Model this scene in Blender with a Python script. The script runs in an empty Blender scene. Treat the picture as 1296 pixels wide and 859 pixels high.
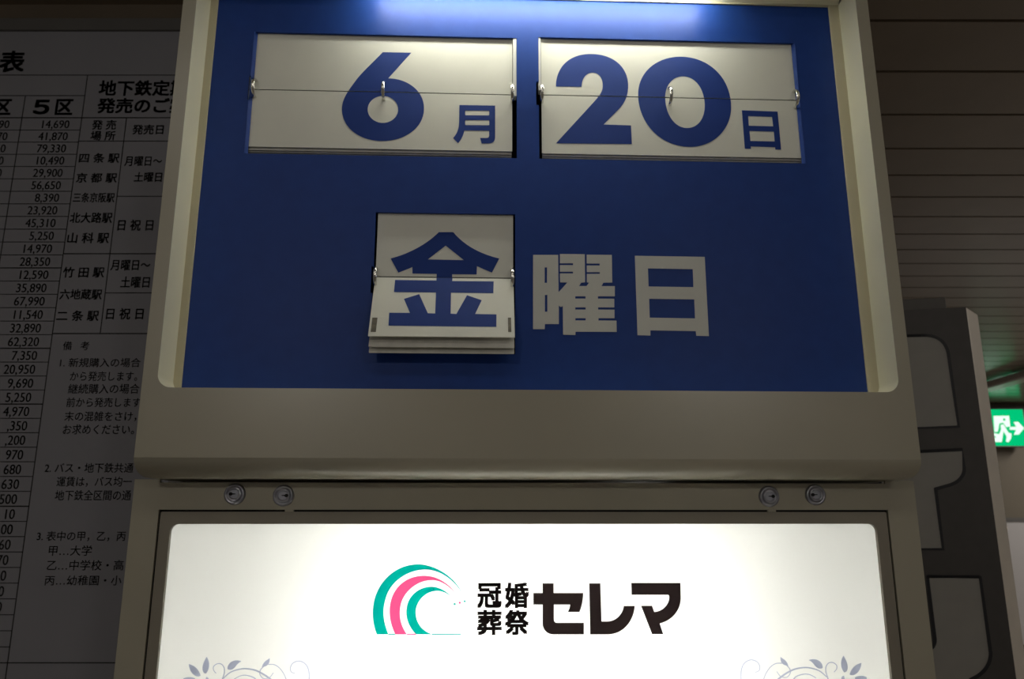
import bpy, bmesh, math, re
from mathutils import Vector, Matrix
from mathutils.geometry import tessellate_polygon

SC = bpy.context.scene
COL = SC.collection

# ------------------------------------------------------------------ camera, world, lights, exposure
W, H = 1296, 859
FPX = 985.0                       # focal length in pixels
PITCH = math.atan(227 / FPX)
CAM = Vector((0, 0, 1.5))
cd = bpy.data.cameras.new('camera')
cd.sensor_fit = 'HORIZONTAL'; cd.sensor_width = 36.0
cd.lens = 36.0 * FPX / W
cd.clip_start = 0.02
cd.dof.use_dof = True; cd.dof.focus_distance = 1.12; cd.dof.aperture_fstop = 8.0
cam = bpy.data.objects.new('camera', cd); COL.objects.link(cam)
cam.location = CAM; cam.rotation_euler = (math.pi / 2 + PITCH, 0, 0)
SC.camera = cam

vs = SC.view_settings
vs.view_transform = 'Standard'; vs.look = 'None'; vs.gamma = 1.0
vs.use_curve_mapping = False; vs.exposure = 0.0

wd = bpy.data.worlds.new('world'); SC.world = wd; wd.use_nodes = True
bg = wd.node_tree.nodes['Background']
bg.inputs[0].default_value = (1.0, 0.93, 0.84, 1); bg.inputs[1].default_value = 0.075

def lamp(name, loc, sx, sy, power, col=(1, .95, .86), rot=(0, 0, 0)):
    l = bpy.data.lights.new(name, 'AREA'); l.shape = 'RECTANGLE'; l.size = sx; l.size_y = sy
    l.energy = power; l.color = col
    o = bpy.data.objects.new(name, l); COL.objects.link(o); o.location = loc; o.rotation_euler = rot
    return o
def bulb(name, loc, power, r=.12, col=(1, .95, .86)):
    l = bpy.data.lights.new(name, 'POINT'); l.energy = power; l.color = col; l.shadow_soft_size = r
    o = bpy.data.objects.new(name, l); COL.objects.link(o); o.location = loc
    return o
bulb('concourse_light', (-1.0, -2.6, 2.66), 20.0)                               # ceiling lamps behind the photographer
bulb('concourse_light', (1.6, -2.6, 2.66), 18.0)
lamp('concourse_light', (-.2, -.15, 2.80), 2.4, .3, 3.6, (1, .95, .86))  # unseen downlight added to brighten the fare board towards its bottom
bulb('side_fill', (4.4, .6, 2.70), 40.0)                                       # unseen fill added at the right to brighten the totem's chamfered edge
lamp('hall_light', (6.4, 7.2, 2.78), .3, 2.6, 34.0, (1, .94, .87))              # hall lights further along
lamp('hall_light', (1.2, 7.6, 2.78), .3, 1.2, 10.0, (1, .94, .87))
TUBE_POWER = 34.0                  # calendar's short fluorescent tube
BOX_POWER = 12.6                   # tubes inside the light box

# ------------------------------------------------------------------ helpers
def ray(px, py):
    u = (px - W / 2) / FPX; v = (H / 2 - py) / FPX
    c, s = math.cos(PITCH), math.sin(PITCH)
    return Vector((u, c - v * s, s + v * c))

class Frame:
    """a plane standing in the world: ax runs right, az up, n towards the viewer"""
    def __init__(s, o, ax, az):
        s.o, s.ax, s.az = Vector(o), Vector(ax).normalized(), Vector(az).normalized()
        s.n = s.ax.cross(s.az)
    def uv(s, px, py):
        d = ray(px, py); t = (s.o - CAM).dot(s.n) / d.dot(s.n)
        p = CAM + d * t - s.o
        return (p.dot(s.ax), p.dot(s.az))
    def pt(s, u, v, w=0.0):
        return s.o + s.ax * u + s.az * v + s.n * w
    def back(s, d):
        return Frame(s.o - s.n * d, s.ax, s.az)

WM = {}
def empty(name, loc, rz=0):
    o = bpy.data.objects.new(name, None); COL.objects.link(o)
    o.location = loc; o.rotation_euler = (0, 0, rz); o.empty_display_size = .1
    WM[o] = Matrix.Translation(loc) @ Matrix.Rotation(rz, 4, 'Z')
    return o
def tag(o, label, cat=None, group=None, kind=None):
    if label: o['label'] = label
    if cat: o['category'] = cat
    if group: o['group'] = group
    if kind: o['kind'] = kind
    return o

class MB:
    def __init__(s): s.v = []; s.f = []; s.sm = []
    def add(s, vs, fs, smooth=False):
        b = len(s.v); s.v += [Vector(p) for p in vs]
        for f in fs: s.f.append([b + i for i in f]); s.sm.append(smooth)
    def box(s, F, u0, u1, v0, v1, w0, w1):
        P = [F.pt(u, v, w) for w in (w0, w1) for v in (v0, v1) for u in (u0, u1)]
        s.add(P, [(0, 1, 3, 2), (4, 6, 7, 5), (0, 4, 5, 1), (2, 3, 7, 6), (0, 2, 6, 4), (1, 5, 7, 3)])
    def prism(s, F, loops, w0, w1, sides=True, backf=True):
        """loops: outer then holes, in uv; filled and extruded from w0 (back) to w1 (front)"""
        loops = [clean(l) for l in loops]
        tris = tessellate_polygon([[Vector((p[0], p[1], 0)) for p in l] for l in loops])
        flat = [p for l in loops for p in l]; n = len(flat)
        fr = [F.pt(p[0], p[1], w1) for p in flat]
        b = len(s.v); s.v += fr
        for t in tris:
            a, c, d = (flat[i] for i in t)
            ar = (c[0]-a[0])*(d[1]-a[1]) - (c[1]-a[1])*(d[0]-a[0])
            if abs(ar) < 1e-13: continue
            t = t if ar > 0 else t[::-1]
            s.f.append([b + i for i in t]); s.sm.append(False)
        if abs(w1 - w0) < 1e-9 or not sides: return
        if backf:
            b2 = len(s.v); s.v += [F.pt(p[0], p[1], w0) for p in flat]
            for t in tris:
                a, c, d = (flat[i] for i in t)
                ar = (c[0]-a[0])*(d[1]-a[1]) - (c[1]-a[1])*(d[0]-a[0])
                if abs(ar) < 1e-13: continue
                t = t if ar < 0 else t[::-1]
                s.f.append([b2 + i for i in t]); s.sm.append(False)
        for k, l in enumerate(loops):
            A = area(l); L = l if (A > 0) == (k == 0) else l[::-1]
            m = len(L); b3 = len(s.v)
            s.v += [F.pt(p[0], p[1], w1) for p in L] + [F.pt(p[0], p[1], w0) for p in L]
            for i in range(m):
                j = (i + 1) % m
                s.f.append([b3 + i, b3 + m + i, b3 + m + j, b3 + j]); s.sm.append(False)
    def tube(s, a, b, r, n=16, caps=True):
        a, b = Vector(a), Vector(b); d = (b - a).normalized()
        x = d.orthogonal().normalized(); y = d.cross(x)
        ring = [x * math.cos(2*math.pi*i/n) * r + y * math.sin(2*math.pi*i/n) * r for i in range(n)]
        s.add([a + q for q in ring] + [b + q for q in ring],
              [(i, (i+1) % n, n + (i+1) % n, n + i) for i in range(n)], True)
        if caps:
            s.add([a + q for q in ring], [tuple(range(n))[::-1]]); s.add([b + q for q in ring], [tuple(range(n))])
    def torus(s, F, c, R, r, n=40, m=12):
        """ring whose axis runs along F.ax"""
        vs, fs = [], []
        for i in range(n):
            t = 2*math.pi*i/n; rad = F.az*math.cos(t) + F.n*math.sin(t)
            for j in range(m):
                q = 2*math.pi*j/m
                vs.append(c + rad*(R + r*math.cos(q)) + F.ax*(r*1.5*math.sin(q)))
        for i in range(n):
            for j in range(m):
                fs.append((i*m+j, ((i+1) % n)*m+j, ((i+1) % n)*m+(j+1) % m, i*m+(j+1) % m))
        s.add(vs, fs, True)
    def lathe(s, F, u, v, prof, n=40):
        """profile (radius, w) revolved about the plane normal at (u, v)"""
        vs, fs = [], []
        for r, w in prof:
            for i in range(n):
                t = 2*math.pi*i/n; vs.append(F.pt(u + r*math.cos(t), v + r*math.sin(t), w))
        for k in range(len(prof)-1):
            for i in range(n):
                fs.append((k*n+i, k*n+(i+1) % n, (k+1)*n+(i+1) % n, (k+1)*n+i))
        s.add(vs, fs, True)
        s.add([F.pt(u + prof[-1][0]*math.cos(2*math.pi*i/n), v + prof[-1][0]*math.sin(2*math.pi*i/n), prof[-1][1]) for i in range(n)], [tuple(range(n))])
    def build(s, name, mat, parent=None, bevel=0, fix=True):
        lo = Vector([min(p[i] for p in s.v) for i in range(3)]); hi = Vector([max(p[i] for p in s.v) for i in range(3)])
        c = (lo + hi) / 2
        PM = WM[parent] if parent else Matrix.Identity(4)
        R = PM.to_3x3().to_4x4()
        M = Matrix.Translation(c) @ R; inv = M.inverted()
        me = bpy.data.meshes.new(name)
        me.from_pydata([inv @ p for p in s.v], [], s.f)
        me.polygons.foreach_set('use_smooth', s.sm)
        bm = bmesh.new(); bm.from_mesh(me)
        bmesh.ops.remove_doubles(bm, verts=bm.verts, dist=1e-6)
        if fix: bmesh.ops.recalc_face_normals(bm, faces=bm.faces)
        bm.to_mesh(me); bm.free()
        me.materials.append(mat)
        o = bpy.data.objects.new(name, me); COL.objects.link(o)
        if parent: o.parent = parent
        o.matrix_local = PM.inverted() @ M
        WM[o] = M
        if bevel:
            b = o.modifiers.new('bevel', 'BEVEL'); b.width = bevel; b.segments = 3; b.limit_method = 'ANGLE'; b.angle_limit = math.radians(50)
        return o

def area(l): return sum(l[i-1][0]*l[i][1] - l[i][0]*l[i-1][1] for i in range(len(l))) / 2
def clean(l):
    out = []
    for p in l:
        if not out or (abs(p[0]-out[-1][0]) + abs(p[1]-out[-1][1])) > 1e-7: out.append((p[0], p[1]))
    if len(out) > 1 and abs(out[0][0]-out[-1][0]) + abs(out[0][1]-out[-1][1]) < 1e-7: out.pop()
    return out

def path(d, ox=0, oy=0, sc=1.0, n=14):
    """outline written as M/L/C/Z commands -> list of loops"""
    tok = re.findall(r'[MLCZ]|-?\d+\.?\d*', d); loops = []; cur = None; i = 0; cmd = None
    num = lambda k: (ox + float(tok[k])*sc, oy + float(tok[k+1])*sc)
    while i < len(tok):
        if tok[i] in 'MLCZ': cmd = tok[i]; i += 1
        if cmd == 'Z': continue
        if cmd == 'M': cur = [num(i)]; loops.append(cur); i += 2; cmd = 'L'
        elif cmd == 'L': cur.append(num(i)); i += 2
        elif cmd == 'C':
            a = cur[-1]; b, c, e = num(i), num(i+2), num(i+4); i += 6
            for k in range(1, n+1):
                t = k/n; q = 1-t
                cur.append(tuple(q**3*a[j] + 3*q*q*t*b[j] + 3*q*t*t*c[j] + t**3*e[j] for j in (0, 1)))
    return loops
def ell(cx, cy, rx, ry, n=40): return [(cx + rx*math.cos(2*math.pi*i/n), cy + ry*math.sin(2*math.pi*i/n)) for i in range(n)]
def rect(x0, y0, x1, y1): return [(x0, y0), (x1, y0), (x1, y1), (x0, y1)]
def rrect(x0, y0, x1, y1, r, n=6, corners=(1, 1, 1, 1)):
    """corners: bottom-left, bottom-right, top-right, top-left"""
    out = []
    for k, (cx, cy, a) in enumerate(((x0+r, y0+r, 180), (x1-r, y0+r, 270), (x1-r, y1-r, 0), (x0+r, y1-r, 90))):
        if not corners[k]:
            out.append(((x0, y0), (x1, y0), (x1, y1), (x0, y1))[k]); continue
        for i in range(n+1):
            t = math.radians(a + 90*i/n); out.append((cx + r*math.cos(t), cy + r*math.sin(t)))
    return out
def spline(pts, n=8):
    out = []
    for i in range(len(pts)-1):
        p0 = pts[max(i-1, 0)]; p1 = pts[i]; p2 = pts[i+1]; p3 = pts[min(i+2, len(pts)-1)]
        for k in range(n):
            t = k/n
            out.append(tuple(.5*(2*p1[j] + (p2[j]-p0[j])*t + (2*p0[j]-5*p1[j]+4*p2[j]-p3[j])*t*t + (3*p1[j]-p0[j]-3*p2[j]+p3[j])*t**3) for j in (0, 1)))
    out.append(pts[-1]); return out
def stroke(pts, w0, w1=None):
    """ribbon strips along a line"""
    w1 = w0 if w1 is None else w1; L, R = [], []
    for i, p in enumerate(pts):
        a = pts[max(i-1, 0)]; b = pts[min(i+1, len(pts)-1)]
        dx, dy = b[0]-a[0], b[1]-a[1]; l = math.hypot(dx, dy) or 1
        w = (w0 + (w1-w0)*i/(len(pts)-1)) / 2
        L.append((p[0]-dy/l*w, p[1]+dx/l*w)); R.append((p[0]+dy/l*w, p[1]-dx/l*w))
    return [[L[i], L[i+1], R[i+1], R[i]] for i in range(len(pts)-1)]
def onto(F, loops): return [[F.uv(*p) for p in l] for l in loops]
def cut(loops, f):
    """cut a px outline (list of loops) by the half plane f(p) >= 0"""
    out = []
    for l in loops:
        r = []
        for i in range(len(l)):
            a, b = l[i-1], l[i]; fa, fb = f(a), f(b)
            if (fa >= 0) != (fb >= 0):
                t = fa/(fa-fb); r.append((a[0]+(b[0]-a[0])*t, a[1]+(b[1]-a[1])*t))
            if fb >= 0: r.append(b)
        out.append(r)
    return out

def text_into(mb, F, s, x0, y0, x1, y1, bold=.012, w=.0005, ref=None):
    """write s so that its ink fills the box on the plane F (corners seen at x0..x1, y0..y1)"""
    c = bpy.data.curves.new('t', 'FONT'); c.body = s; c.size = 1; c.resolution_u = 3; c.fill_mode = 'FRONT'
    o = bpy.data.objects.new('t', c); COL.objects.link(o)
    bpy.context.view_layer.update()
    dg = bpy.context.evaluated_depsgraph_get()
    me = bpy.data.meshes.new_from_object(o.evaluated_get(dg))
    vs = [v.co.copy() for v in me.vertices]; fs = [tuple(p.vertices) for p in me.polygons]
    bpy.data.objects.remove(o); bpy.data.curves.remove(c); bpy.data.meshes.remove(me)
    if not vs: return
    X0 = min(v.x for v in vs); X1 = max(v.x for v in vs); Y0 = min(v.y for v in vs); Y1 = max(v.y for v in vs)
    (a0, b0), (a1, b1) = F.uv(x0, (y0+y1)/2), F.uv(x1, (y0+y1)/2)
    t = F.uv((x0+x1)/2, y0)[1]; b = F.uv((x0+x1)/2, y1)[1]
    P = []
    for v in vs:
        k = (v.x-X0)/(X1-X0); m = (v.y-Y0)/(Y1-Y0)
        P.append(F.pt(a0 + (a1-a0)*k, b + (t-b)*m, w))
    k = abs(a1-a0)/(X1-X0)*bold
    for dx, dy in (((0, 0),) if bold < .003 else ((-1, -1), (1, -1), (1, 1), (-1, 1), (0, 0))):
        mb.add([p + F.ax*(dx*k*.8) + F.az*(dy*k*.8) for p in P], fs)

# ------------------------------------------------------------------ materials
def mat(name, col, rough=.5, metal=0.0, var=.06, scale=18, spec=.5, bump=0.0):
    m = bpy.data.materials.new(name); m.use_nodes = True; nt = m.node_tree
    b = nt.nodes['Principled BSDF']
    tc = nt.nodes.new('ShaderNodeTexCoord'); nz = nt.nodes.new('ShaderNodeTexNoise')
    nz.inputs['Scale'].default_value = scale; nz.inputs['Detail'].default_value = 4
    nt.links.new(tc.outputs['Object'], nz.inputs['Vector'])
    rp = nt.nodes.new('ShaderNodeValToRGB'); e = rp.color_ramp.elements
    e[0].position = .3; e[1].position = .7
    e[0].color = (*[c*(1-var) for c in col], 1); e[1].color = (*[min(1, c*(1+var)) for c in col], 1)
    nt.links.new(nz.outputs[0], rp.inputs[0]); nt.links.new(rp.outputs[0], b.inputs['Base Color'])
    b.inputs['Roughness'].default_value = rough; b.inputs['Metallic'].default_value = metal
    b.inputs['Specular IOR Level'].default_value = spec
    if bump:
        bp = nt.nodes.new('ShaderNodeBump'); bp.inputs['Strength'].default_value = bump; bp.inputs['Distance'].default_value = .002
        nt.links.new(nz.outputs[0], bp.inputs['Height']); nt.links.new(bp.outputs[0], b.inputs['Normal'])
    return m
def emis(name, col, st):
    m = bpy.data.materials.new(name); m.use_nodes = True; nt = m.node_tree; nt.nodes.clear()
    o = nt.nodes.new('ShaderNodeOutputMaterial'); e = nt.nodes.new('ShaderNodeEmission')
    e.inputs[0].default_value = (*col, 1); e.inputs[1].default_value = st
    nt.links.new(e.outputs[0], o.inputs[0]); return m
def transl(name, col, gloss=.03, diff=.25):
    m = bpy.data.materials.new(name); m.use_nodes = True; nt = m.node_tree; nt.nodes.clear()
    o = nt.nodes.new('ShaderNodeOutputMaterial'); t = nt.nodes.new('ShaderNodeBsdfTranslucent')
    d = nt.nodes.new('ShaderNodeBsdfDiffuse'); g = nt.nodes.new('ShaderNodeBsdfGlossy')
    nz = nt.nodes.new('ShaderNodeTexNoise'); nz.inputs['Scale'].default_value = 6
    rp = nt.nodes.new('ShaderNodeValToRGB')
    rp.color_ramp.elements[0].color = (*[c*.985 for c in col], 1); rp.color_ramp.elements[1].color = (*col, 1)
    nt.links.new(nz.outputs[0], rp.inputs[0])
    nt.links.new(rp.outputs[0], t.inputs[0]); nt.links.new(rp.outputs[0], d.inputs[0])
    g.inputs['Roughness'].default_value = .12
    m1 = nt.nodes.new('ShaderNodeMixShader'); m1.inputs[0].default_value = diff
    nt.links.new(t.outputs[0], m1.inputs[1]); nt.links.new(d.outputs[0], m1.inputs[2])
    m2 = nt.nodes.new('ShaderNodeMixShader'); m2.inputs[0].default_value = gloss
    nt.links.new(m1.outputs[0], m2.inputs[1]); nt.links.new(g.outputs[0], m2.inputs[2])
    nt.links.new(m2.outputs[0], o.inputs[0]); return m

M = {
 'cream': mat('cream_paint', (.41, .385, .30), .30, var=.03, scale=9, spec=.9),
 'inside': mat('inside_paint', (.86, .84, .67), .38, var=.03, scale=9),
 'flange': mat('flange_paint', (.62, .58, .42), .45, var=.03, scale=9),
 'door': mat('door_paint', (.27, .245, .20), .45, var=.04, scale=9),
 'blue': mat('blue_panel', (.011, .047, .25), .40, var=.06, scale=40, spec=.20),
 'ink': mat('blue_ink', (.012, .042, .235), .6, var=.05, spec=.2),
 'card': mat('card_white', (.74, .745, .68), .5, var=.03, scale=14),
 'stack': mat('card_edge_grey', (.62, .61, .56), .6, var=.1, scale=60),
 'silver': mat('silver_letter', (.62, .63, .60), .45, var=.03),
 'chrome': mat('chrome', (.75, .74, .70), .22, 1.0, var=.04),
 'lock': mat('lock_metal', (.36, .37, .42), .28, 1.0, var=.05),
 'black': mat('black_void', (.006, .006, .006), .8, var=.1),
 'dark': mat('dark_gap', (.012, .011, .010), .8, var=.1),
 'post': mat('white_post', (.78, .78, .74), .4, var=.03),
 'brownmark': mat('brown_mark', (.14, .125, .09), .6, var=.3, scale=120),
 'paper': mat('notice_board', (.29, .29, .325), .55, var=.03, scale=5),
 'print': mat('black_print', (.012, .012, .013), .6, var=.1),
 'aluminium': mat('dark_aluminium', (.17, .165, .16), .45, .2, var=.05),
 'wall': mat('brown_wall', (.16, .125, .09), .6, var=.08, scale=6),
 'slat': mat('ceiling_slat', (.29, .232, .172), .22, var=.05, scale=4, spec=.6),
 'floor': mat('floor_tile', (.34, .31, .28), .4, var=.08, scale=3),
 'farwall': mat('beige_wall', (.20, .172, .13), .6, var=.04, scale=3),
 'farpanel': mat('pale_panel', (.62, .60, .60), .5, var=.03, scale=3),
 'signdark': mat('charcoal_panel', (.075, .068, .066), .5, var=.08, scale=30),
 'signcap': mat('charcoal_cap', (.12, .112, .105), .5, var=.08, scale=30),
 'signwhite': mat('grey_white_lettering', (.37, .36, .335), .5, var=.04, scale=20),
 'signline': mat('navy_black_outline', (.008, .008, .014), .5, var=.1),
 'signedge': mat('sign_edge', (.78, .72, .65), .35, .1, var=.04),
 'rail': mat('rail_paint', (.60, .56, .52), .3, var=.05),
 'tube': emis('fluorescent_tube', (1, .985, .88), TUBE_POWER),
 'boxtube': emis('light_box_tube', (1, .985, .94), BOX_POWER),
 'boxin': mat('light_box_inside', (.87, .87, .86), .6, var=.01),
 'face': transl('milky_acrylic', (.93, .935, .92)),
 'teal': transl('teal_print', (.0, .405, .35), .01, .3),
 'pink': transl('pink_print', (.82, .09, .27), .01, .3),
 'logoblack': transl('black_logo_print', (.018, .012, .012), .01, .3),
 'lavender': transl('lavender_print', (.52, .56, .72), .01, .3),
 'green': emis('exit_green', (.0, .56, .19), 1.0),
 'exitwhite': emis('exit_white', (.80, 1.0, .86), 1.15),
}

# ------------------------------------------------------------------ setting
CZ = 2.82
G = Frame((0, 0, 0), (1, 0, 0), (0, 0, 1))
def struct(mb, name, m): return tag(mb.build(name, m), None, kind='structure')
b = MB(); b.box(G, -6, 8, -.1, 0, -9.5, 4); struct(b, 'floor', M['floor'])
b = MB()                                          # ceiling: aluminium slats with open joints
joints = [3.058 + .2189*i for i in range(29)]
joints = [1.869 - .247*i for i in range(22, 0, -1)] + [1.869, 2.116, 2.374, 2.619, 2.845] + joints
for ya, yb in zip(joints, joints[1:]): b.box(G, -6, 8, CZ, CZ+.012, -(yb-.007), -(ya+.007))
struct(b, 'ceiling', M['slat'])
b = MB(); b.box(G, -6, 8, CZ+.05, CZ+.1, -9.5, 4); struct(b, 'trim_1', M['black'])     # dark void above the slats
b = MB(); b.box(G, -6, -.05, 0, CZ, -1.94, -1.8); struct(b, 'wall_left', M['wall'])
b = MB(); b.box(G, -6, 8, 0, CZ, -9.33, -9.13); struct(b, 'wall_far', M['farwall'])
FW = Frame((0, 9.13, 0), (1, 0, 0), (0, 0, 1))
b = MB()                                          # pale panels of the far wall under a dark rail
va = FW.uv(1290, 660)[1]; vb = FW.uv(1290, 655)[1]
for i in range(3):
    u0 = FW.uv(1262, 700)[0] - 1.35 + 1.36*i
    b.box(FW, u0, u0+1.34, .15, va, 0, .02)
struct(b, 'trim_2', M['farpanel'])
b = MB(); b.box(FW, 2.0, 8, va, vb, 0, .03); struct(b, 'trim_3', M['aluminium'])
b = MB(); b.box(FW, 2.0, 8, CZ-.10, CZ-.03, 0, .05); struct(b, 'trim_4', M['aluminium'])
b = MB(); b.box(Frame((8, 0, 0), (0, -1, 0), (0, 0, 1)), -9.13, 4, 0, CZ, -.1, 0); struct(b, 'wall_right', M['farwall'])

# ------------------------------------------------------------------ the calendar sign and its pillar share one slightly turned plane
YAW = math.radians(2.3)
SO = Vector((0, 1.07, 0))
F0 = Frame(SO, (math.cos(YAW), math.sin(YAW), 0), (0, 0, 1))

# ---- light box pillar
pil = empty('advertising_pillar', SO, YAW)
tag(pil, 'cream metal pillar with glowing white advertising panel standing under the blue calendar sign', 'advertising pillar')
FP = F0.back(.060)
pu0 = FP.uv(158, 725)[0]; pu1 = FP.uv(1170, 730)[0]
ptop = F0.uv(648, 604.5)[1]
du0 = FP.uv(190.5, 750)[0]; du1 = FP.uv(1135, 750)[0]; dtop = FP.uv(660, 645)[1]
nu0 = FP.uv(203, 608)[0]; nu1 = FP.uv(1120, 608)[0]; ntop = FP.uv(648, 611.2)[1]
dbot = .12; pd = .17
b = MB()
outer = [(pu0, .03), (pu1, .03), (pu1, ptop), (nu1, ptop), (nu1, ntop), (nu0, ntop), (nu0, ptop), (pu0, ptop)]
b.prism(FP, [outer, rect(du0, dbot, du1, dtop)], -.004, 0)
b.box(FP, pu0, pu0+.004, .03, ptop, -pd, -.004); b.box(FP, pu1-.004, pu1, .03, ptop, -pd, -.004)
b.box(FP, pu0, pu1, .03, ptop, -pd-.004, -pd); b.box(FP, pu0, pu1, .03, .034, -pd, -.004)
b.box(FP, pu0, pu1, ntop-.004, ntop, -pd, -.004)
b.build('cabinet', M['cream'], pil)
b = MB(); b.box(FP, pu0+.02, pu1-.02, 0, .03, -pd+.02, -.02); tag(b.build('base_plinth', M['dark'], pil), None)
b = MB()
b.box(FP, du0-.01, du0+.012, dbot-.01, dtop+.008, -.016, -.012); b.box(FP, du1-.012, du1+.01, dbot-.01, dtop+.008, -.016, -.012)
b.box(FP, du0+.012, du1-.012, dtop-.012, dtop+.008, -.016, -.012); b.box(FP, du0+.012, du1-.012, dbot-.01, dbot+.012, -.016, -.012)
b.build('gap_backing', M['dark'], pil)  # dark strips backing the door gap, coloured as its shade
lu0 = FP.uv(206.5, 760)[0]; lu1 = FP.uv(1119, 760)[0]; ltop = FP.uv(660, 662.8)[1]; lbot = .22
g = .0030
b = MB()
b.prism(FP, [rrect(du0+g, dbot+g, du1-g, dtop-g*.9, .002), rrect(lu0, lbot, lu1, ltop, .011, 8)], -.006, 0)
door = b.build('door', M['door'], pil)
b = MB()
for x in (366, 977):
    u, v = FP.uv(x, 645); b.box(FP, u-.006, u+.006, v-.0028, v+.0004, -.004, -.0006)
b.build('latch_tab', M['cream'], door)
b = MB(); b.box(FP, lu0-.004, lu1+.004, lbot-.004, ltop+.004, -.0105, -.0075)
face = b.build('illuminated_panel', M['face'], door); tag(face, 'glowing milky white panel')
b = MB()                                          # lamp chamber behind the panel
b.box(FP, lu0-.004, lu1+.004, lbot, ltop+.004, -.150, -.148); b.box(FP, lu0-.006, lu0-.004, lbot, ltop+.004, -.148, -.011)
b.box(FP, lu1+.004, lu1+.006, lbot, ltop+.004, -.148, -.011); b.box(FP, lu0-.004, lu1+.004, ltop+.004, ltop+.006, -.148, -.011)
b.box(FP, lu0-.004, lu1+.004, lbot-.006, lbot-.004, -.148, -.011)
b.build('lamp_chamber', M['boxin'], pil)
lc = (lu0+lu1)/2
for x in (-.21, 0.0, .21):
    b = MB(); b.tube(FP.pt(lc+x, lbot+.05, -.115), FP.pt(lc+x, ltop-.035, -.115), .013, 14)
    b.build('fluorescent_tube', M['boxtube'], pil)
# logo and prints on the panel
FL = FP.back(.0075); LW = .0004
def print_on(name, loops_list, m, par):
    mb = MB()
    for loops in loops_list: mb.prism(FL, onto(FL, loops), 0, LW, sides=False)
    return mb.build(name, m, par, fix=False)
q = (460, 700, .16975)
teal = [path('M100,604 C50,480 60,330 140,220 C230,100 360,70 450,85 C570,105 690,190 740,305 C690,215 590,130 480,122 C350,112 200,200 165,340 C135,440 155,530 187,604 Z', *q, 24),
        path('M392,604 C330,540 305,460 328,380 C350,300 430,245 510,249 C570,252 625,285 655,325 C620,293 580,278 545,280 C450,285 385,370 390,450 C396,530 450,590 520,604 Z', *q, 24),
        path('M187,598 L238,598 L238,607 L187,607 Z', *q), path('M512,599 L728,600 L728,607 L512,607 Z', *q),
        [ell(460+680*q[2], 700+378*q[2], 1.5, 1.5, 12)], [ell(460+755*q[2], 700+357*q[2], 1.3, 1.3, 12)]]
tag(print_on('logo_emblem', teal, M['teal'], face), 'teal arcs of the wave emblem')
pink = [path('M238,604 C190,510 180,400 220,310 C270,200 380,160 475,168 C570,176 650,240 692,305 C640,245 580,200 510,200 C400,198 290,290 275,400 C262,480 285,550 325,604 Z', *q, 24),
        path('M325,598 L392,598 L392,607 L325,607 Z', *q), [ell(460+718*q[2], 700+368*q[2], 1.4, 1.4, 12)]]
tag(print_on('logo_emblem', pink, M['pink'], face), 'pink arc of the wave emblem')
q = (660, 725, .16975)
kana = [path('M157,76 L240,76 L240,148 L460,148 C460,200 450,250 432,290 L345,290 C352,275 360,258 362,235 L242,235 L242,345 C242,362 252,370 268,370 L465,370 L465,457 L240,457 C190,457 157,420 157,375 L157,235 L88,235 L88,148 L157,148 Z', *q),
        path('M504,76 L588,76 L597,360 L640,360 C700,360 755,310 762,244 L845,244 C835,370 750,457 640,457 L512,457 Z', *q),
        path('M818,73 L1185,73 L1188,190 C1185,280 1120,355 1030,375 L1057,455 L973,455 L890,243 L973,243 L990,289 C1050,287 1100,235 1101,180 C1101,168 1096,162 1088,162 L820,162 Z', *q)]
print_on('logo_lettering', kana, M['logoblack'], face)
mb = MB()
for s, x0, y0_, x1, y1 in (('冠', 853, 227, 1025, 403), ('婚', 1058, 224, 1228, 403), ('葬', 853, 427, 1025, 603), ('祭', 1058, 427, 1228, 603)):
    text_into(mb, FL, s, 460+x0*.16975, 700+y0_*.16975, 460+x1*.16975, 700+y1*.16975, .040, LW)
mb.build('logo_lettering', M['logoblack'], face, fix=False)
def flower(q, mx):
    f = lambda pts: [(q[0] + (mx(p[0]))*q[2], q[1] + p[1]*q[2]) for p in pts]
    P = []
    for d in ('M335,135 C360,170 365,230 330,272 C300,275 280,220 335,135 Z', 'M188,195 C240,205 275,245 285,290 C255,310 195,280 188,195 Z',
              'M620,172 C570,150 505,175 505,235 C525,250 555,240 575,210 C590,190 605,180 620,172 Z', 'M852,145 C830,165 800,170 787,220 C815,215 855,210 852,145 Z',
              'M145,312 C170,298 215,298 240,312 L240,340 L145,340 Z', 'M330,300 C345,300 355,312 352,330 L325,330 Z'):
        P.append([f(path(d)[0])])
    for pts, w0, w1 in (([(412, 270), (392, 245), (392, 215), (420, 193), (455, 195), (478, 225), (480, 265), (470, 300), (455, 345)], 6, 9),
                        ([(470, 312), (530, 262), (600, 238), (660, 233), (730, 245), (790, 272), (850, 312), (890, 350)], 8, 16),
                        ([(560, 318), (610, 292), (660, 287), (720, 305), (745, 330)], 6, 10),
                        ([(800, 215), (775, 245), (772, 280), (800, 312), (850, 305), (882, 265)], 8, 5),
                        ([(840, 198), (890, 200), (935, 230), (970, 280), (990, 330)], 7, 7),
                        ([(1060, 272), (1028, 258), (1022, 222), (1045, 185), (1095, 170), (1145, 195), (1172, 250), (1175, 330)], 6, 10)):
        for s in stroke(spline(pts), w0, w1): P.append([f(s)])
    return P
print_on('floral_print', flower((210, 810, .15432), lambda x: x), M['lavender'], face)
print_on('floral_print', flower((920, 808.5, .15432), lambda x: 1296 - x - 6), M['lavender'], face)
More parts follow.
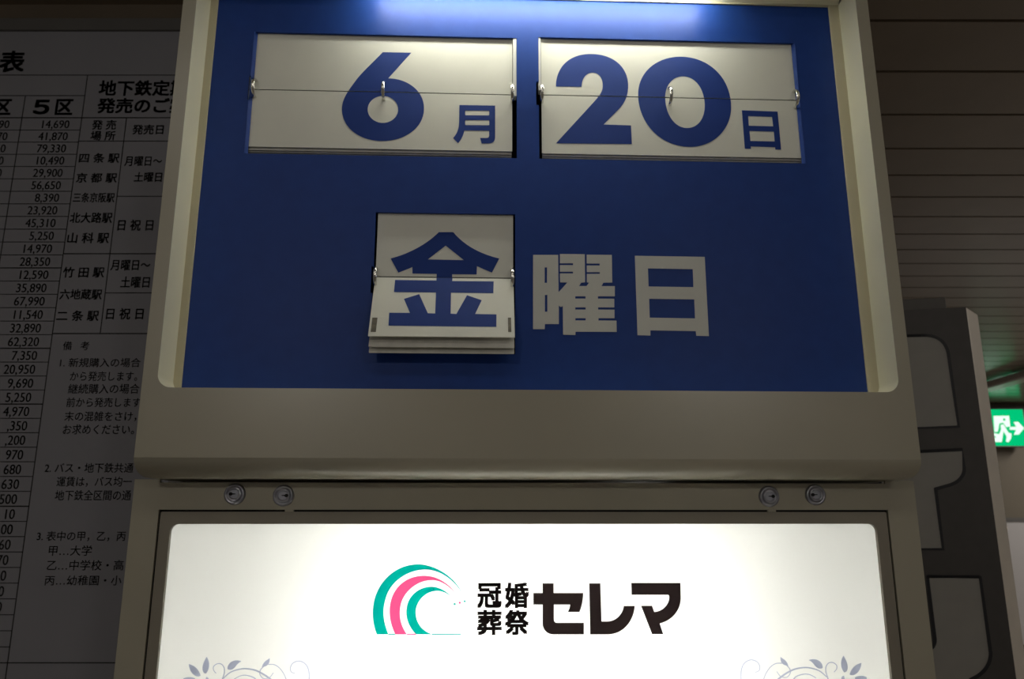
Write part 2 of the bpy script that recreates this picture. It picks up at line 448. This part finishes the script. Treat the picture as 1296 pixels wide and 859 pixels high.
# four key locks in the header
lock0 = None
for x, y, side in ((297.5, 625, -1), (359, 627, 1), (973, 628, 1), (1031.5, 626, -1)):
    u, v = FP.uv(x, y)
    b = MB(); b.lathe(FP, u, v, [(.0150, 0), (.0150, .0015), (.0138, .0042), (.0122, .0050), (.0104, .0042), (.0100, .0030), (.0066, .0030), (.0062, .0040)], 40)
    lk = b.build('lock', M['lock'], pil)
    b = MB()
    b.prism(FP, [[(u + side*.0048 + a, v + c) for a, c in ell(0, 0, .0026, .0024, 16)]], .0036, .0046)
    b.prism(FP, [[(u + side*.0042, v-.0011), (u - side*.0018, v-.0004), (u - side*.0018, v+.0006), (u + side*.0042, v+.0011)]], .0036, .0045)
    b.build('keyhole', M['black'], lk)

# ---- calendar head
cal = empty('calendar_sign', SO, YAW)
tag(cal, 'cream framed blue flip calendar sign showing 6月 20日 金曜日 above the glowing panel', 'calendar sign')
WD = .055
ou0 = F0.uv(223, 250)[0]; ou1 = F0.uv(1111, 250)[0]; obot = F0.uv(648, 493)[1]
FB = F0.back(.058); FI = F0.back(WD)
otop = FI.uv(740, -2)[1]
hu0 = F0.uv(205, 250)[0]; hu1 = F0.uv(1127, 250)[0]; htop = otop + .045; hbot = ptop
r = .026; HD = .15
opening = rrect(ou0, obot, ou1, otop, .019, 8, (1, 1, 0, 0))
b = MB()
b.prism(F0, [rect(hu0, hbot+r, hu1, htop), opening], 0, 0)
prof = [(hbot + r - r*math.sin(t), -(r - r*math.cos(t)), .012*(1-math.cos(t))) for t in [math.pi/2*i/12 for i in range(13)]]
P = []
for v, w, e in prof: P += [F0.pt(hu0+e, v, w), F0.pt(hu1-e, v, w)]
b.add(P, [(2*i, 2*i+2, 2*i+3, 2*i+1) for i in range(12)], True)
for sgn, hu in ((1, hu0), (-1, hu1)):
    S = [F0.pt(hu, htop, 0)] + [F0.pt(hu + sgn*e, v, w) for v, w, e in prof] + [F0.pt(hu + sgn*.012, hbot, -HD), F0.pt(hu, htop, -HD)]
    b.add(S, [tuple(range(len(S)))])
b.add([F0.pt(hu0+.012, hbot, -r), F0.pt(hu1-.012, hbot, -r), F0.pt(hu1-.012, hbot, -HD), F0.pt(hu0+.012, hbot, -HD)], [(0, 1, 2, 3)])
b.add([F0.pt(hu0, htop, 0), F0.pt(hu1, htop, 0), F0.pt(hu1, htop, -HD), F0.pt(hu0, htop, -HD)], [(0, 1, 2, 3)])
b.add([F0.pt(hu0, htop, -HD), F0.pt(hu1, htop, -HD), F0.pt(hu1-.012, hbot, -HD), F0.pt(hu0+.012, hbot, -HD)], [(0, 1, 2, 3)])
b.build('housing', M['cream'], cal)
b = MB()                                          # side walls of the window recess
wall_line = opening[-1:] + opening[:-1]           # top-left, round the bottom, to top-right
n = len(wall_line)
b.add([F0.pt(p[0], p[1], 0) for p in wall_line] + [F0.pt(p[0], p[1], -WD) for p in wall_line], [(i, i+1, n+i+1, n+i) for i in range(n-1)])
PK, PH = .044, .030                               # unseen lamp pocket added to spread the tube's light; slanted bar catches it
sec = [(0, WD), (.012, PK-.001), (PH, PK-.001), (PH, WD)]
b.add([F0.pt(u, otop+z, -y) for u in (ou0, ou1) for z, y in sec], [(0, 1, 5, 4), (1, 2, 6, 5), (2, 3, 7, 6), (3, 0, 4, 7), (0, 1, 2, 3), (4, 5, 6, 7)])
b.add([F0.pt(ou0, otop+PH, -.0006), F0.pt(ou1, otop+PH, -.0006), F0.pt(ou1, otop+PH, -PK), F0.pt(ou0, otop+PH, -PK)], [(0, 1, 2, 3)])
b.add([F0.pt(ou0, otop, -.0006), F0.pt(ou1, otop, -.0006), F0.pt(ou1, otop+PH, -.0006), F0.pt(ou0, otop+PH, -.0006)], [(0, 1, 2, 3)])
for u in (ou0, ou1): b.add([F0.pt(u, otop, -.0006), F0.pt(u, otop, -PK), F0.pt(u, otop+PH, -PK), F0.pt(u, otop+PH, -.0006)], [(0, 1, 2, 3)])
b.build('window_recess', M['inside'], cal)
bu0 = FB.uv(253, 250)[0]; bu1 = FB.uv(1072.5, 250)[0]
b = MB()
b.prism(FI, [rect(ou0-.002, obot-.002, ou1+.002, otop+.002), rect(bu0, obot+.004, bu1, otop-.003)], -.003, 0)
b.build('panel_retainer', M['flange'], cal)
def quad(F, c): # the upright rectangle on F nearest to four corners TL TR BR BL
    p = [F.uv(*k) for k in c]
    return ((p[0][0]+p[3][0])/2, (p[2][1]+p[3][1])/2, (p[1][0]+p[2][0])/2, (p[0][1]+p[1][1])/2)
HM = quad(FB, ((322, 41.5), (654.6, 46.8), (653.5, 199), (309.5, 195)))
HDY = quad(FB, ((681, 46.5), (1005.5, 55), (1019, 206.6), (683, 201)))
HW = quad(FB, ((474.4, 268.8), (651.4, 270.5), (652.8, 447.4), (469.3, 447.4)))
def slot(h, vmid, ln, rn, d=.0042, hh=.021):
    u0, v0, u1, v1 = h
    p = [(u0, v0), (u1, v0)]
    if rn: p += [(u1, vmid-hh), (u1+d, vmid-hh), (u1+d, vmid+hh), (u1, vmid+hh)]
    p += [(u1, v1), (u0, v1)]
    if ln: p += [(u0, vmid+hh), (u0-d, vmid+hh), (u0-d, vmid-hh), (u0, vmid-hh)]
    return p
FC = F0.back(.0630)                               # plane of the flip cards
vm = FC.uv(485, 116.5)[1]; vd = FC.uv(847, 123.5)[1]; vw = FC.uv(560, 351)[1]
b = MB()
b.prism(FB, [rect(bu0-.006, obot-.02, bu1+.006, otop+.01), slot(HM, vm, 1, 0, .0026), slot(HDY, vd, 1, 0), slot(HW, vw-.006, 1, 0, .003)], -.0042, 0)
panel = b.build('blue_panel', M['blue'], cal)
b = MB(); b.box(F0, hu0+.01, hu1-.01, hbot+.03, htop-.01, -.138, -.134); b.build('back_plate', M['dark'], cal)
for h, right in ((HM, 0), (HDY, 1)):              # folded lips on the outer side of the two upper openings
    ue = h[2] if right else h[0]; sg = -1 if right else 1
    mid = vd if right else vm
    b = MB()
    for va_, vb2 in ((h[1], mid+.022), (mid-.022, h[3])) if not right else ((h[1], h[3]),):
        S = [(ue - sg*.0006, .0004), (ue + sg*.0042, -.0036), (ue - sg*.0006, -.0036)]
        b.add([FB.pt(u, v, w) for v in (va_, vb2) for u, w in S], [(0, 1, 4, 3), (1, 2, 5, 4), (2, 0, 3, 5), (0, 1, 2), (3, 4, 5)])
        if not right: b.build('opening_lip', M['blue'], panel); b = MB()
    if right: b.build('opening_lip', M['blue'], panel)
# silver characters 曜 日 on the blue panel
q = (660, 310, .13972)
you = path('M105,90 L332,90 L336,428 L415,340 L350,338 L348,258 L467,258 L467,242 L348,242 L348,183 L467,183 L467,166 L348,166 L348,82 L573,84 L576,338 L540,341 L522,372 L588,372 L612,341 L592,338 L592,262 L709,262 L709,246 L592,246 L591,186 L708,186 L708,168 L591,168 L590,88 L818,90 L822,340 L742,341 L724,372 L845,373 L845,465 L692,465 L692,486 L840,487 L840,565 L694,565 L694,585 L842,586 L842,663 L697,663 L697,684 L860,685 L862,787 L490,785 L488,815 L377,812 L374,553 L357,563 L338,550 L338,716 L212,716 L210,762 L105,762 Z '
           'M210,203 L231,203 L231,343 L210,343 Z M212,452 L234,452 L234,605 L212,605 Z M487,465 L580,465 L580,486 L487,486 Z M487,565 L581,565 L581,585 L487,585 Z M488,663 L581,663 L581,683 L488,683 Z', *q)
q = (780, 310, .13972)
hi_ = path('M168,98 L800,108 L838,825 L724,822 L720,780 L308,773 L308,820 L192,816 Z M286,212 L692,219 L698,382 L292,376 Z M297,487 L706,493 L713,665 L302,658 Z', *q)
for L in (you, hi_):
    mb = MB(); mb.prism(FB, onto(FB, L), 0, .0006); mb.build('character', M['silver'], panel)

# flip cards
def flap(name, F, u0, u1, v0, v1, label, glyphs, t=.0012):
    b = MB(); b.prism(F, [rrect(u0, v0, u1, v1, .0012, 3)], -t, 0)
    o = b.build(name, M['card'], cal); tag(o, label)
    for nm, loops in glyphs:
        mb = MB(); mb.prism(F, onto(F, loops), 0, .0003, sides=False)
        mb.build(nm, M['ink'], o, fix=False)
    return o
gap = .0008
q = (420, 60, .18519)
six = path('M348,33 L543,37 L385,212 C520,212 632,300 630,420 C628,550 500,640 345,640 C190,640 68,550 69,420 C70,350 110,300 165,225 C210,165 290,95 348,33 Z', *q, 24) + [ell(420+349*q[2], 60+424*q[2], 104*q[2], 92*q[2], 48)]
gatsu = path('M872,394 L1116,398 L1116,610 C1116,645 1100,657 1065,657 L1024,657 L1013,619 L1055,619 C1070,619 1075,612 1075,600 L1075,570 L906,568 C898,600 885,632 862,655 L829,620 C855,590 868,560 870,510 Z '
             'M917,432 L1070,433 C1076,433 1076,438 1076,440 L1076,458 C1076,463 1074,465 1070,465 L917,464 C911,464 911,460 911,457 L911,439 C911,434 913,432 917,432 Z '
             'M917,497 L1070,498 C1076,498 1076,503 1076,505 L1076,526 C1076,531 1074,532 1070,532 L917,531 C911,531 911,528 911,524 L911,504 C911,499 913,497 917,497 Z', *q, 6)
q = (690, 60, .18519)
two = path('M73,267 L248,270 C250,205 285,173 325,173 C370,173 393,215 393,262 C393,300 375,325 340,365 L73,656 L592,661 L586,533 L399,527 L500,425 C545,380 567,330 567,260 C567,140 470,45 310,45 C160,45 73,140 73,267 Z', *q, 24)
zero = path('M925,64 C1110,64 1270,200 1270,410 C1270,560 1150,680 990,680 C790,680 635,520 635,320 C635,170 760,64 925,64 Z M940,198 C1030,198 1090,290 1090,400 C1090,490 1040,551 970,551 C880,551 820,450 820,340 C820,260 870,198 940,198 Z', *q, 28)
q = (930, 40, .2097)
nichi = path('M42,475 L258,483 L279,713 L244,712 L243,698 L96,693 L97,708 L60,707 Z M80,510 L224,515 L231,572 L84,568 Z M88,600 L235,604 L240,663 L93,660 Z', *q)
def above(F, v): return lambda p: F.uv(*p)[1] - (v + gap)
def below(F, v): return lambda p: (v - gap) - F.uv(*p)[1]
def split_outline(loops, F, v):
    """an outline cut along the card's middle joint: list of glyph outlines above, below"""
    up, dn = cut(loops, above(F, v)), cut(loops, below(F, v))
    return up, dn
def merge_hole(loops):
    """a cut that opens a hole: walk outer then hole as one keyhole-free outline"""
    return loops
def glyph_half(loops, F, v, keep_up):
    """triangulate the whole outline in uv and keep the half on one side of the joint"""
    uv = [clean(l) for l in onto(F, loops)]
    flat = [p for l in uv for p in l]
    out = []
    for t in tessellate_polygon([[Vector((p[0], p[1], 0)) for p in l] for l in uv]):
        tri = [flat[i] for i in t]
        f = (lambda p: p[1]-(v+gap)) if keep_up else (lambda p: (v-gap)-p[1])
        c = clean(cut([tri], f)[0])
        if len(c) >= 3 and abs(area(c)) > 1e-12: out.append(c if area(c) > 0 else c[::-1])
    return out
def number(name, loops, F, v, up, low):
    for keep, par in ((True, up), (False, low)):
        fs = glyph_half(loops, F, v, keep)
        if not fs: continue
        mb = MB()
        for c in fs: mb.add([F.pt(p[0], p[1], .0003) for p in c], [tuple(range(len(c)))])
        mb.build(name, M['ink'], par, fix=False)

def ring(F, u, v, sc=1.0):
    b = MB(); b.torus(F, F.pt(u, v, .0015), .0145*sc, .0018*sc)
    return b.build('ring', M['chrome'], cal)
def pack(name, F, u0, u1, rows):
    for w, v0, v1, t in rows:
        b = MB(); b.prism(F, [rrect(u0, v0, u1, v1, .001, 2)], w-t, w)
        b.build(name, M['stack'], cal)

# month
u0 = FC.uv(313, 116)[0]; u1 = FC.uv(648.3, 116)[0]; vt = FC.uv(485, 35)[1]; vb_ = FC.uv(485, 188.5)[1]
mu = flap('month_flap', FC, u0, u1, vm+gap, vt, 'upper half of the white month card', [])
ml = flap('month_flap', FC, u0, u1, vb_, vm-gap, 'lower half of the white month card', [])
number('numeral', six, FC, vm, mu, ml)
mb = MB(); mb.prism(FC, onto(FC, gatsu), 0, .0003, sides=False); mb.build('character', M['ink'], ml, fix=False)
for x in (486, 323, 648): ring(FC, FC.uv(x, 117)[0], vm + .0005)
pack('card_stack', FC, u0+.001, u1-.001, [(-.0035, vb_-.004, vm-.004, .0015), (-.0065, vb_-.006, vm-.004, .0015), (-.0095, vb_-.0075, vm-.004, .0015)])
b = MB(); b.box(FC, FC.uv(649.2, 116)[0], FC.uv(653.5, 116)[0], vm-.004, vt, -.010, .004); b.build('card_post', M['post'], cal)
# day
u0 = FC.uv(685.3, 123)[0]; u1 = FC.uv(1015, 123)[0]; vt = FC.uv(847, 43)[1]; vb_ = FC.uv(847, 197)[1]
mu = flap('day_flap', FC, u0, u1, vd+gap, vt, 'upper half of the white day card', [])
ml = flap('day_flap', FC, u0, u1, vb_, vd-gap, 'lower half of the white day card', [])
number('numeral', two, FC, vd, mu, ml); number('numeral', zero, FC, vd, mu, ml)
mb = MB(); mb.prism(FC, onto(FC, nichi), 0, .0003, sides=False); mb.build('character', M['ink'], ml, fix=False)
for x in (847, 685.5, 1005): ring(FC, FC.uv(x, 124)[0], vd + .0005)
pack('card_stack', FC, u0+.001, u1-.001, [(-.0035, vb_-.003, vd-.004, .0015), (-.0065, vb_-.0052, vd-.004, .0015), (-.0095, vb_-.0075, vd-.004, .0015)])
b = MB(); b.box(FC, FC.uv(681.5, 123)[0], FC.uv(684.6, 123)[0], vd+.006, vt, -.010, .004); b.build('card_post', M['post'], cal)
# weekday: the lower half stands out at an angle
u0 = FC.uv(475.3, 351)[0]; u1 = FC.uv(649.4, 351)[0]; vt = FC.uv(560, 262)[1]
q = (460, 260, .23283)
kin_up = path('M410,145 L488,145 C550,220 640,265 738,288 L698,365 L617,330 L615,375 L482,374 L482,391 L398,390 L398,372 L266,370 L266,335 L190,365 L148,288 C240,265 340,215 410,145 Z M447,218 L546,297 L350,293 Z', *q)
kin_lo = path('M397,393 L484,393 L482,411 L708,413 L706,477 L476,474 L474,588 L505,590 L563,488 L643,515 L607,590 L723,592 L722,660 L136,653 L140,583 L253,584 L220,508 L303,482 L350,586 L390,587 L394,473 L166,471 L172,405 L397,408 Z', *q)
wu = flap('weekday_flap', FC, u0, u1, vw+gap, vt, 'upper half of the white weekday card in shade', [('character', kin_up)])
tilt = math.radians(25)
FT = Frame(FC.pt(0, vw - gap, 0), FC.ax, FC.az*math.cos(tilt) - FC.n*math.sin(tilt))
tb = FT.uv(558, 426)[1]
wl = flap('weekday_flap', FT, u0-.0005, u1+.0005, tb, 0, 'lower half of the white weekday card tilted outwards', [('character', kin_lo)])
for x in (473.5, 645):  # small brown marks near the lower corners of the flap
    a = FT.uv(x-2.2, 402); c = FT.uv(x+2.2, 420)
    b = MB(); b.box(FT, a[0], c[0], c[1], a[1], 0, .0004); b.build('mark', M['brownmark'], wl)
for x in (476, 648): ring(FC, FC.uv(x, 352)[0], vw - .001)
for i, (dt, dl) in enumerate(((.16, .0095), (.26, .0155))):
    F2 = Frame(FC.pt(0, vw-.003, -.002-.002*i), FC.ax, FC.az*math.cos(tilt*(1-dt)) - FC.n*math.sin(tilt*(1-dt)))
    b = MB(); b.prism(F2, [rrect(u0, tb-dl, u1, -.002, .001, 2)], -.0012, 0); b.build('card_stack', M['stack'], cal)
# the short lamp under the top of the recess
tl0 = F0.back(.006).uv(470, 0)[0]; tl1 = F0.back(.006).uv(905, 0)[0]
b = MB(); b.tube(F0.pt(tl0, otop+.008, -.011), F0.pt(tl1, otop+.008, -.011), .008, 20)
b.build('fluorescent_tube', M['tube'], cal)
for u in (tl0-.012, tl1):
    b = MB(); b.box(F0, u, u+.012, otop-.002, otop+PH, -.020, -.002); b.build('lamp_holder', M['post'], cal)

# ------------------------------------------------------------------ fare table on the wall behind
brd = empty('fare_board', (-1.45, 1.8, 0), 0)
tag(brd, 'grey fare table board with black printed columns on the wall left of the pillar', 'notice board')
BO = Frame((0, 1.76, 0), (1, 0, 0), (0, 0, 1))
bx1 = BO.uv(265, 90)[0]; bx0 = BO.uv(-360, 90)[0]; bt = BO.uv(60, 40)[1]; bbm = BO.uv(60, 930)[1]
b = MB(); b.box(BO, bx0, bx1, bbm, bt, -.03, 0); pan = b.build('board_panel', M['paper'], brd)
b = MB()
ft = BO.uv(60, 25)[1]; fw_ = ft - bt
b.box(BO, bx0-fw_, bx1+fw_, bt, ft, -.045, .008); b.box(BO, bx0-fw_, bx1+fw_, bbm-fw_, bbm, -.045, .008)
b.box(BO, bx0-fw_, bx0, bbm, bt, -.045, .008); b.box(BO, bx1, bx1+fw_, bbm, bt, -.045, .008)
b.build('board_frame', M['aluminium'], brd, bevel=.002)
mb = MB()
def hline(y, xa, xb, t=.0011):
    v = BO.uv(60, y)[1]; mb.box(BO, xa, xb, v-t, v+t, 0, .0004)
def vline(u, ya, yb, t=.0011):
    mb.box(BO, u-t, u+t, BO.uv(60, yb)[1], BO.uv(60, ya)[1], 0, .0004)
V1 = BO.uv(85.5, 282)[0]; V2 = BO.uv(20, 200)[0]; V3 = BO.uv(144, 282)[0]
L0, R0 = bx0+.03, bx1-.01
vline(V1, 95, 905); vline(V2, 121, 905); vline(V3, 149, 422)
hline(95, L0, R0); hline(121, L0, V1); hline(149, L0, R0, .0014); hline(178.6, V1, R0); hline(248.4, V3, R0)
hline(321, V1, R0, .0014); hline(370.5, V3, R0); hline(422, V1, R0, .0014); hline(838.5, L0, R0)
za = BO.uv(60, 157)[1]; zb = BO.uv(60, 767.6)[1]; dz = (za - zb) / 35
for i in range(1, 39):
    v = za - dz*(i-.5)
    t = .0014 if i in (12, 18, 22, 29) else .0009
    if v > BO.uv(60, 836)[1]: mb.box(BO, L0, V1, v-t, v+t, 0, .0004)
mb.build('table_grid', M['print'], pan)
fares = ['14,690', '41,870', '79,330', '10,490', '29,900', '56,650', '8,390', '23,920', '45,310', '5,250', '14,970', '28,350', '12,590', '35,890', '67,990', '11,540', '32,890', '62,320', '7,350', '20,950', '9,690', '5,250', '4,970', ',350', ',200', '970', '680', '630', '500', '10', '00', '60', '70', '0', '0', '0']
uR = BO.uv(74.9, 249.8)[0]; cw = (BO.uv(88.7, 157)[0] - BO.uv(43.5, 157)[0]) / 5.5; hh = (BO.uv(60, 151.5)[1] - BO.uv(60, 162)[1]) / 2
font_cache = {}
def put(s, uright, v, cw, hh):
    """right aligned figures"""
    c = bpy.data.curves.new('t', 'FONT'); c.body = s; c.size = 1; c.resolution_u = 3; c.fill_mode = 'FRONT'
    o = bpy.data.objects.new('t', c); COL.objects.link(o); bpy.context.view_layer.update()
    me = bpy.data.meshes.new_from_object(o.evaluated_get(bpy.context.evaluated_depsgraph_get()))
    vs_ = [p.co.copy() for p in me.vertices]; fs = [tuple(p.vertices) for p in me.polygons]
    bpy.data.objects.remove(o); bpy.data.curves.remove(c); bpy.data.meshes.remove(me)
    X1 = max(p.x for p in vs_); kx = cw/.60; ky = 2*hh/.73
    mb = MB()
    for e in (-.0004, .0004): mb.add([BO.pt(uright + (p.x-X1)*kx + e, v - hh + p.y*ky, .0005) for p in vs_], fs)
    mb.build('fare_figure', M['print'], pan, fix=False)
for i, s in enumerate(fares): put(s, uR, za - dz*i, cw, hh)
uR2 = BO.uv(12, 157)[0]
for i, s in enumerate(('90', '70', '0', '0', '0')): put(s, uR2, za - dz*i, cw, hh)
for s, x0, y0_, x1, y1 in (('表', 0, 65, 31, 91), ('地下鉄定期券', 126, 102, 260, 121), ('発売のご案内', 124, 124.5, 258, 143),
        ('５', 43, 127, 62, 144), ('区', 71, 126, 92, 145), ('区', -7, 126, 14, 145)):
    mb = MB(); text_into(mb, BO, s, x0, y0_, x1, y1, .034); mb.build('heading_text', M['print'], pan, fix=False)
for s, x0, y0_, x1, y1 in (('発 売', 117, 152, 147, 164), ('場 所', 115, 166, 146, 177.5), ('発売日', 168, 158, 207, 170),
        ('四 条 駅', 100.5, 194, 151, 206), ('京 都 駅', 97, 219, 148, 231), ('三条京阪駅', 93, 244, 145, 256), ('北大路駅', 89, 269, 142, 282),
        ('山 科 駅', 85.8, 294.5, 138, 307.6), ('竹 田 駅', 80, 338, 132, 351), ('六地蔵駅', 76, 366, 129, 379), ('二 条 駅', 72, 393, 125, 406),
        ('月曜日～', 158, 198, 205, 210), ('土曜日', 170, 218, 205, 230), ('日 祝 日', 149.5, 278, 194, 291.7), ('月曜日～', 140.5, 329, 190, 342),
        ('土曜日', 153, 350, 189.4, 364), ('日 祝 日', 135, 390, 181.6, 404)):
    mb = MB(); text_into(mb, BO, s, x0, y0_, x1, y1, .024); mb.build('entry_text', M['print'], pan, fix=False)
for s, x0, y0_, x1, y1 in (('備', 80, 432, 91, 443), ('考', 102, 432, 113, 443), ('1. 新規購入の場合', 76.3, 453, 178, 464.5), ('から発売します。', 89, 470, 174, 482), ('継続購入の場合', 86.6, 485.7, 176.6, 498),
        ('前から発売します', 84.4, 503, 178, 515), ('末の混雑をさけ，', 82, 520.6, 173, 533), ('お求めください。', 80, 537, 170, 549.5),
        ('2. バス・地下鉄共通', 57, 585.7, 169, 598), ('運賃は，バス均一', 72, 603, 167, 615.8), ('地下鉄全区間の通', 70, 620, 166, 633),
        ('3. 表中の甲，乙，丙', 47, 672, 159, 684.6), ('甲…大学', 62, 690, 116.4, 703), ('乙…中学校・高', 60, 708.5, 156.5, 721.5), ('丙…幼稚園・小', 57, 728, 154, 740.5)):
    mb = MB(); text_into(mb, BO, s, x0, y0_, x1, y1, .008); mb.build('note_text', M['print'], pan, fix=False)

# ------------------------------------------------------------------ dark sign standing at the right
A = math.radians(14)
d0 = ray(1215, 640); p0 = CAM + d0 * (1.85 / d0.y)
FS = Frame((p0.x, p0.y, 0), (math.cos(A), -math.sin(A), 0), (0, 0, 1))
tot = empty('totem_sign', (p0.x, p0.y, 0), -A)
tag(tot, 'dark charcoal totem sign with huge pale outlined letter shapes, right of the pillar', 'sign')
e1 = FS.uv(1256.5, 640)[0]
tv = FS.uv(1180, 391)[1]
b = MB(); b.box(FS, e1-.75, e1, 0, tv, -.14, 0); body = b.build('sign_body', M['signdark'], tot)
b = MB()                                          # chamfered right edge
cw_ = .034
b.add([FS.pt(e1, 0, 0), FS.pt(e1+cw_, 0, -cw_), FS.pt(e1+cw_, 0, -.14), FS.pt(e1, 0, -.14),
       FS.pt(e1, tv, 0), FS.pt(e1+cw_, tv-.012, -cw_), FS.pt(e1+cw_, tv-.012, -.14), FS.pt(e1, tv, -.14)],
      [(0, 1, 5, 4), (1, 2, 6, 5), (2, 3, 7, 6), (0, 4, 7, 3), (4, 5, 6, 7), (0, 3, 2, 1)])
b.build('edge_trim', M['signedge'], tot, bevel=.002)
cu = FS.uv(1198, 383)[0]; cv = FS.uv(1190, 375.5)[1]
b = MB(); b.box(FS, e1-.75, cu, tv, cv, -.13, -.004); b.build('sign_cap', M['signcap'], tot, bevel=.002)
q3 = (1096, 360, .30257); q4 = (1096, 600, .30166)
la = path('M60,217 L250,213 C310,215 340,250 345,300 L387,594 L60,606 Z', *q3)
lb = [path('M60,706 L402,690 L410,770 C410,800 390,825 350,838 L289,855 Z', *q3)[0] + path('M291,58 L323,314 L60,314 Z', *q4)[0]]
lcx = path('M258,428 L478,430 L522,750 C522,800 490,840 440,859 L400,930 L60,930 L60,790 L200,790 L275,728 C288,715 290,700 288,685 Z', *q4)
for L in (la, lb, lcx):
    uv = [clean(l) for l in onto(FS, L)]
    mb = MB(); mb.prism(FS, uv, 0, .001)
    let = mb.build('lettering', M['signwhite'], body)
    mb = MB(); pts = uv[0] + [uv[0][0], uv[0][1]]
    for s in stroke(pts, .0075): 
        if area(s) < 0: s = s[::-1]
        mb.add([FS.pt(p[0], p[1], .0018) for p in s], [(0, 1, 2, 3)])
    mb.build('letter_outline', M['signline'], let, fix=False)

# ------------------------------------------------------------------ rail under the ceiling and the green exit sign
def onceil(px, py, z): d = ray(px, py); t = (z - CAM.z)/d.z; return CAM + d*t
zr = CZ - .077
a = onceil(1240, 492, zr); c = onceil(1296, 476, zr); dr = (a - c).normalized()
rx = Vector((dr.y, -dr.x, 0)).normalized()
s0 = c - dr*2.5; s1 = a + dr*((9.11 - a.y)/dr.y)
b = MB()
prof = [(0, 0), (.015, -.012), (.16, -.012), (.175, 0), (.175, .05), (.0, .05)]
P = [s0 + rx*x + Vector((0, 0, z)) for x, z in prof] + [s1 + rx*x + Vector((0, 0, z)) for x, z in prof]
n = len(prof)
b.add(P, [(i, (i+1) % n, n+(i+1) % n, n+i) for i in range(n)] + [tuple(range(n)), tuple(range(n, 2*n))])
for k in range(6):
    p = s0 + (s1-s0)*((k+.5)/6) + rx*.0875
    b.box(Frame(p, rx, (0, 0, 1)), -.01, .01, .05, .071, -.02, .02)
rl = b.build('ceiling_rail', M['rail'])
tag(rl, 'beige grey metal rail running along under the slatted ceiling above the exit sign', 'rail')

FE = Frame((0, 8.94, 0), (1, 0, 0), (0, 0, 1))
ea = FE.uv(1251.5, 541)[0]; eb = FE.uv(1297, 541)[0]; ev1 = FE.uv(1275, 518)[1]; ev0 = FE.uv(1275, 564)[1]
ex = empty('exit_sign', FE.pt((ea+eb)/2, ev0, 0), 0)
tag(ex, 'glowing green emergency exit sign with white running figure and arrow, below the ceiling', 'exit sign')
b = MB(); b.box(FE, ea-.008, eb+.008, ev0-.010, ev1+.008, -.12, 0); b.box(FE, (ea+eb)/2-.05, (ea+eb)/2+.05, ev0+.1, ev0+.2, -.18, -.12)
b.build('sign_case', M['aluminium'], ex)
b = MB(); b.box(FE, ea, eb, ev0, ev1, 0, .006); ef = b.build('sign_face', M['green'], ex)
q = (1230, 430, .1746)
def pic(name, ds, m):
    mb = MB()
    for d in ds: mb.prism(FE, onto(FE, d), .006, .008)
    mb.build(name, m, ef)
pic('doorway_pictogram', [path('M155,552 L266,550 L276,628 L246,632 L226,600 L196,606 L186,665 L162,668 Z', *q) + [ell(1230+232*.1746, 430+578*.1746, 1.7, 1.7, 16)]], M['exitwhite'])
pic('running_figure', [path('M206,616 L226,612 L262,672 L285,680 L282,715 L262,742 L245,738 L250,700 L226,660 L222,690 L214,740 L165,740 L156,712 L176,706 L150,688 L160,676 L196,684 L210,650 Z', *q)], M['exitwhite'])
pic('arrow', [path('M272,632 L320,630 L300,596 L332,594 L376,640 L338,686 L302,688 L318,652 L272,652 Z', *q)], M['exitwhite'])
